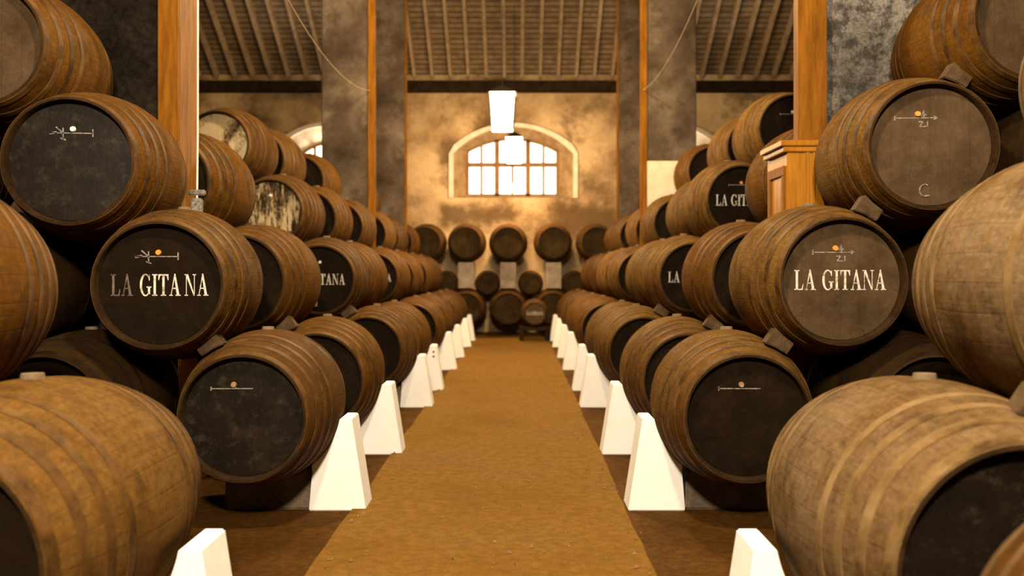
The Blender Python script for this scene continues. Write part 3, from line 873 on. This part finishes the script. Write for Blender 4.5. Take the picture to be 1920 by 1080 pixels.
# wooden chocks in the grooves between casks
def chock_me(yr):
    r0 = rad(yr)
    # local frame: u along the tangent (towards the aisle), v from lower cask to upper cask
    us = [-0.02, 0.06, 0.125]
    lo, hi = [], []
    for u in us:
        gap = BB - math.sqrt(r0 * r0 - u * u)
        lo.append((u, -gap + 0.006)); hi.append((u, gap - 0.006))
    pts = lo + hi[::-1]
    g = MB(); g.prism(pts, -0.05, 0.05)
    return g.me('chock', bevel=0.006)
cm = chock_me(0.62)
for side in 'LR':
    X = XL if side == 'L' else XR
    s = -1 if side == 'L' else 1
    sn = 'left' if side == 'L' else 'right'
    for tier in (1, 2, 3):
        for pos in (0, 1, 2, 3):
            if not ((side, tier + 1, pos, 0) in OUTR and (side, tier, pos, 0) in OUTR) or (side == 'L' and tier >= 2 and pos == 3):
                continue
            x = (X[tier] + X[tier + 1]) / 2; z = ZC1 + (tier - 0.5) * VS[side]
            # v axis: from the lower to the upper cask; u axis towards the aisle and up
            v = Vector((s * HS[side], 0, VS[side])).normalized(); u = Vector((-s * VS[side], 0, HS[side])).normalized()
            o = obj('chock', cm, M['chock'])
            m = Matrix(((u.x, 0, v.x, x), (0, 1, 0, DEP[pos] - 0.62 * BL / 2), (u.z, 0, v.z, z), (0, 0, 0, 1)))
            if m.determinant() < 0:
                m = m @ Matrix.Diagonal((1, -1, 1, 1))
            o.matrix_world = m
            tag(o, f'wooden chock between {TIER[tier]} and {TIER[tier+1]} tier casks on the {sn}, {ORD[pos]}', 'chock', f'wooden chocks on the {sn}')

# ------------------------------------------------------------------ stack across the far end of the aisle
def far(px, tier, **kw):
    y = 22.7
    x = (px - 972) * y / F
    return x, y, 0
FAR = [(1, [795, 875, 953, 1035, 1117]), (2, [835, 914, 995, 1077]), (3, [800, 875, 953, 1037, 1117])]
names5 = ['leftmost', 'second from the left', 'middle', 'fourth from the left', 'rightmost']
names4 = ['leftmost', 'second from the left', 'third from the left', 'rightmost']
for tier, pxs in FAR:
    for q, px in enumerate(pxs):
        x, y, z = far(px, tier)
        z = ZC1 + (tier - 1) * 0.788
        if tier == 2:
            z = 1.262
        nm = (names5 if len(pxs) == 5 else names4)[q]
        cask(x * 1.0, y + 0.2, z, f'dark cask against the end wall, {dict(TIER)[tier] if tier < 3 else "top"} row, {nm}', 'casks against the end wall', mat='stave_brown',
             head='head_brown', bung=False, scale=0.66 if tier == 2 else 1.0)
for q, px in enumerate([875, 953, 1037, 1117]):
    x, y, z = far(px, 2)
    g = MB(); g.box(-0.19, 0.19, -0.25, 0.25, ZC1 + BB + 0.003, ZC1 + 2 * 0.788 - BB - 0.003)
    tag(obj('pale_pier', g.me('pale_pier', bevel=0.01), M['pier'], loc=(x, y, 0)), f'pale upright block between top and bottom casks of the end stack, {names4[q]}', 'block', 'pale blocks in the end stack')
c, h = cask(0.36, 20.9, 0.62, 'small pale cask with white lettering on a low stand at the aisle end', 'casks against the end wall', mat='stave_tan', head='head_dusty', scale=0.66, text='full')
g = MB(); g.box(-0.34, 0.34, -0.3, 0.3, 0.24, 0.33); g.box(-0.34, -0.24, -0.3, 0.3, 0, 0.24); g.box(0.24, 0.34, -0.3, 0.3, 0, 0.24)
tag(obj('cask_stand', g.me('cask_stand', bevel=0.01), M['beam'], loc=(0.36, 20.9, 0)), 'low dark stand under the small pale cask at the aisle end', 'stand')

# ------------------------------------------------------------------ lanterns
def lantern(x, y, zc, label, s=1.0):
    t = thing('hanging_lantern', label, 'lamp', (x, y, zc - 0.33 * s), 0, 'lanterns hung over the aisle')
    g = MB()
    a, b = 0.21 * s, 0.17 * s
    hh = 0.60 * s
    g.add([(-b, -b, 0), (b, -b, 0), (b, b, 0), (-b, b, 0), (-a, -a, hh), (a, -a, hh), (a, a, hh), (-a, a, hh)],
          [(0, 1, 2, 3), (4, 5, 6, 7), (0, 1, 5, 4), (1, 2, 6, 5), (2, 3, 7, 6), (3, 0, 4, 7)])
    obj('lit_glass', g.me('lit_glass'), M['glow'], t)
    g = MB()
    for sx, sy in ((-1, -1), (1, -1), (1, 1), (-1, 1)):
        g.tube([(sx * b, sy * b, 0), (sx * a, sy * a, hh)], 0.008, 6)
    g.add([(-a * 1.1, -a * 1.1, hh), (a * 1.1, -a * 1.1, hh), (a * 1.1, a * 1.1, hh), (-a * 1.1, a * 1.1, hh), (-.04, -.04, hh + .14), (.04, -.04, hh + .14), (.04, .04, hh + .14), (-.04, .04, hh + .14)],
          [(0, 1, 2, 3), (4, 5, 6, 7), (0, 1, 5, 4), (1, 2, 6, 5), (2, 3, 7, 6), (3, 0, 4, 7)])
    obj('cage', g.me('cage'), M['iron'], t)
    g = MB(); zt = roofz(y) - (zc - 0.33 * s) - 0.18
    g.tube([(0, 0, hh + .13), (0, 0, zt)], 0.006, 6)
    obj('chain', g.me('chain'), M['iron'], t)
lantern(-0.28, 16.3, 4.35, 'glowing lantern hanging over the aisle, the higher and larger one in the picture', 1.05)
lantern(-0.10, 21.9, 4.42, 'glowing lantern hanging in front of the arched window, the lower one', 0.95)

# ------------------------------------------------------------------ cables
def cable(name, pts, r, label, cat='cable'):
    g = MB(); g.tube(pts, r, 6)
    tag(obj(name, g.me(name, smooth=True), M['wire']), label, cat)
def sag(a, b, drop, n=24):
    a, b = Vector(a), Vector(b)
    return [a.lerp(b, i / n) - Vector((0, 0, drop * 4 * (i / n) * (1 - i / n))) for i in range(n + 1)]
cable('slack_cable', sag((-2.45, 15.40, 4.52), (-2.52, 6.66, 5.4), 0.62), 0.0055, 'thin slack cable running to the second pillar on the left')
cable('slack_cable', sag((2.06, 15.40, 4.53), (2.1, 6.66, 6.0), 0.62), 0.0055, 'thin slack cable running to the second pillar on the right')
hc = thing('hanging_cord', 'white cord with a pale end fitting beside the near left pillar', 'cord', (-2.262, 6.57, 1.91))
g = MB(); g.tube([(0.005, -0.01, 3.6), (0.01, -0.01, 1.6), (0.005, 0, 0.55), (0, 0, 0.11)], 0.007, 6)
obj('cord', g.me('cord', smooth=True), M['cord'], hc)
g = MB(); g.box(-0.035, 0.035, -0.03, 0.03, 0, 0.12); g.box(-0.06, 0.06, -0.015, 0.015, 0.14, 0.18)
obj('fitting', g.me('fitting', bevel=0.008), M['chalk'], hc)

# ------------------------------------------------------------------ crumbs and dry leaves on the path
g = MB()
rr = random.Random(11)
for i in range(420):
    y = 3.0 + 15 * rr.random() ** 1.7
    x = rr.choice([rr.gauss(-0.05, 0.28), rr.uniform(-1.0, 0.65), rr.gauss(0.62, 0.05), rr.gauss(-0.98, 0.06)])
    x = max(-1.2, min(0.85, x))
    s_ = rr.uniform(0.005, 0.016) * (1.6 if rr.random() < 0.12 else 1)
    z = 0.016 if -1.03 < x < 0.66 else 0.002
    V = [Vector((rr.uniform(-1, 1), rr.uniform(-1, 1), 0)).normalized() * s_ * rr.uniform(0.6, 1.1) for _ in range(5)]
    V.sort(key=lambda v: math.atan2(v.y, v.x))
    g.add([(x + v.x, y + v.y, z) for v in V] + [(x + v.x * .5, y + v.y * .5, z + s_ * rr.uniform(0.3, 0.8)) for v in V],
          [tuple(range(5)), tuple(range(5, 10))] + [(j, (j + 1) % 5, (j + 1) % 5 + 5, j + 5) for j in range(5)])
o = tag(obj('leaf_litter', g.me('leaf_litter'), M['leaf']), 'dry crumbs and bits of leaf scattered over the earth path', 'litter')
o['kind'] = 'stuff'
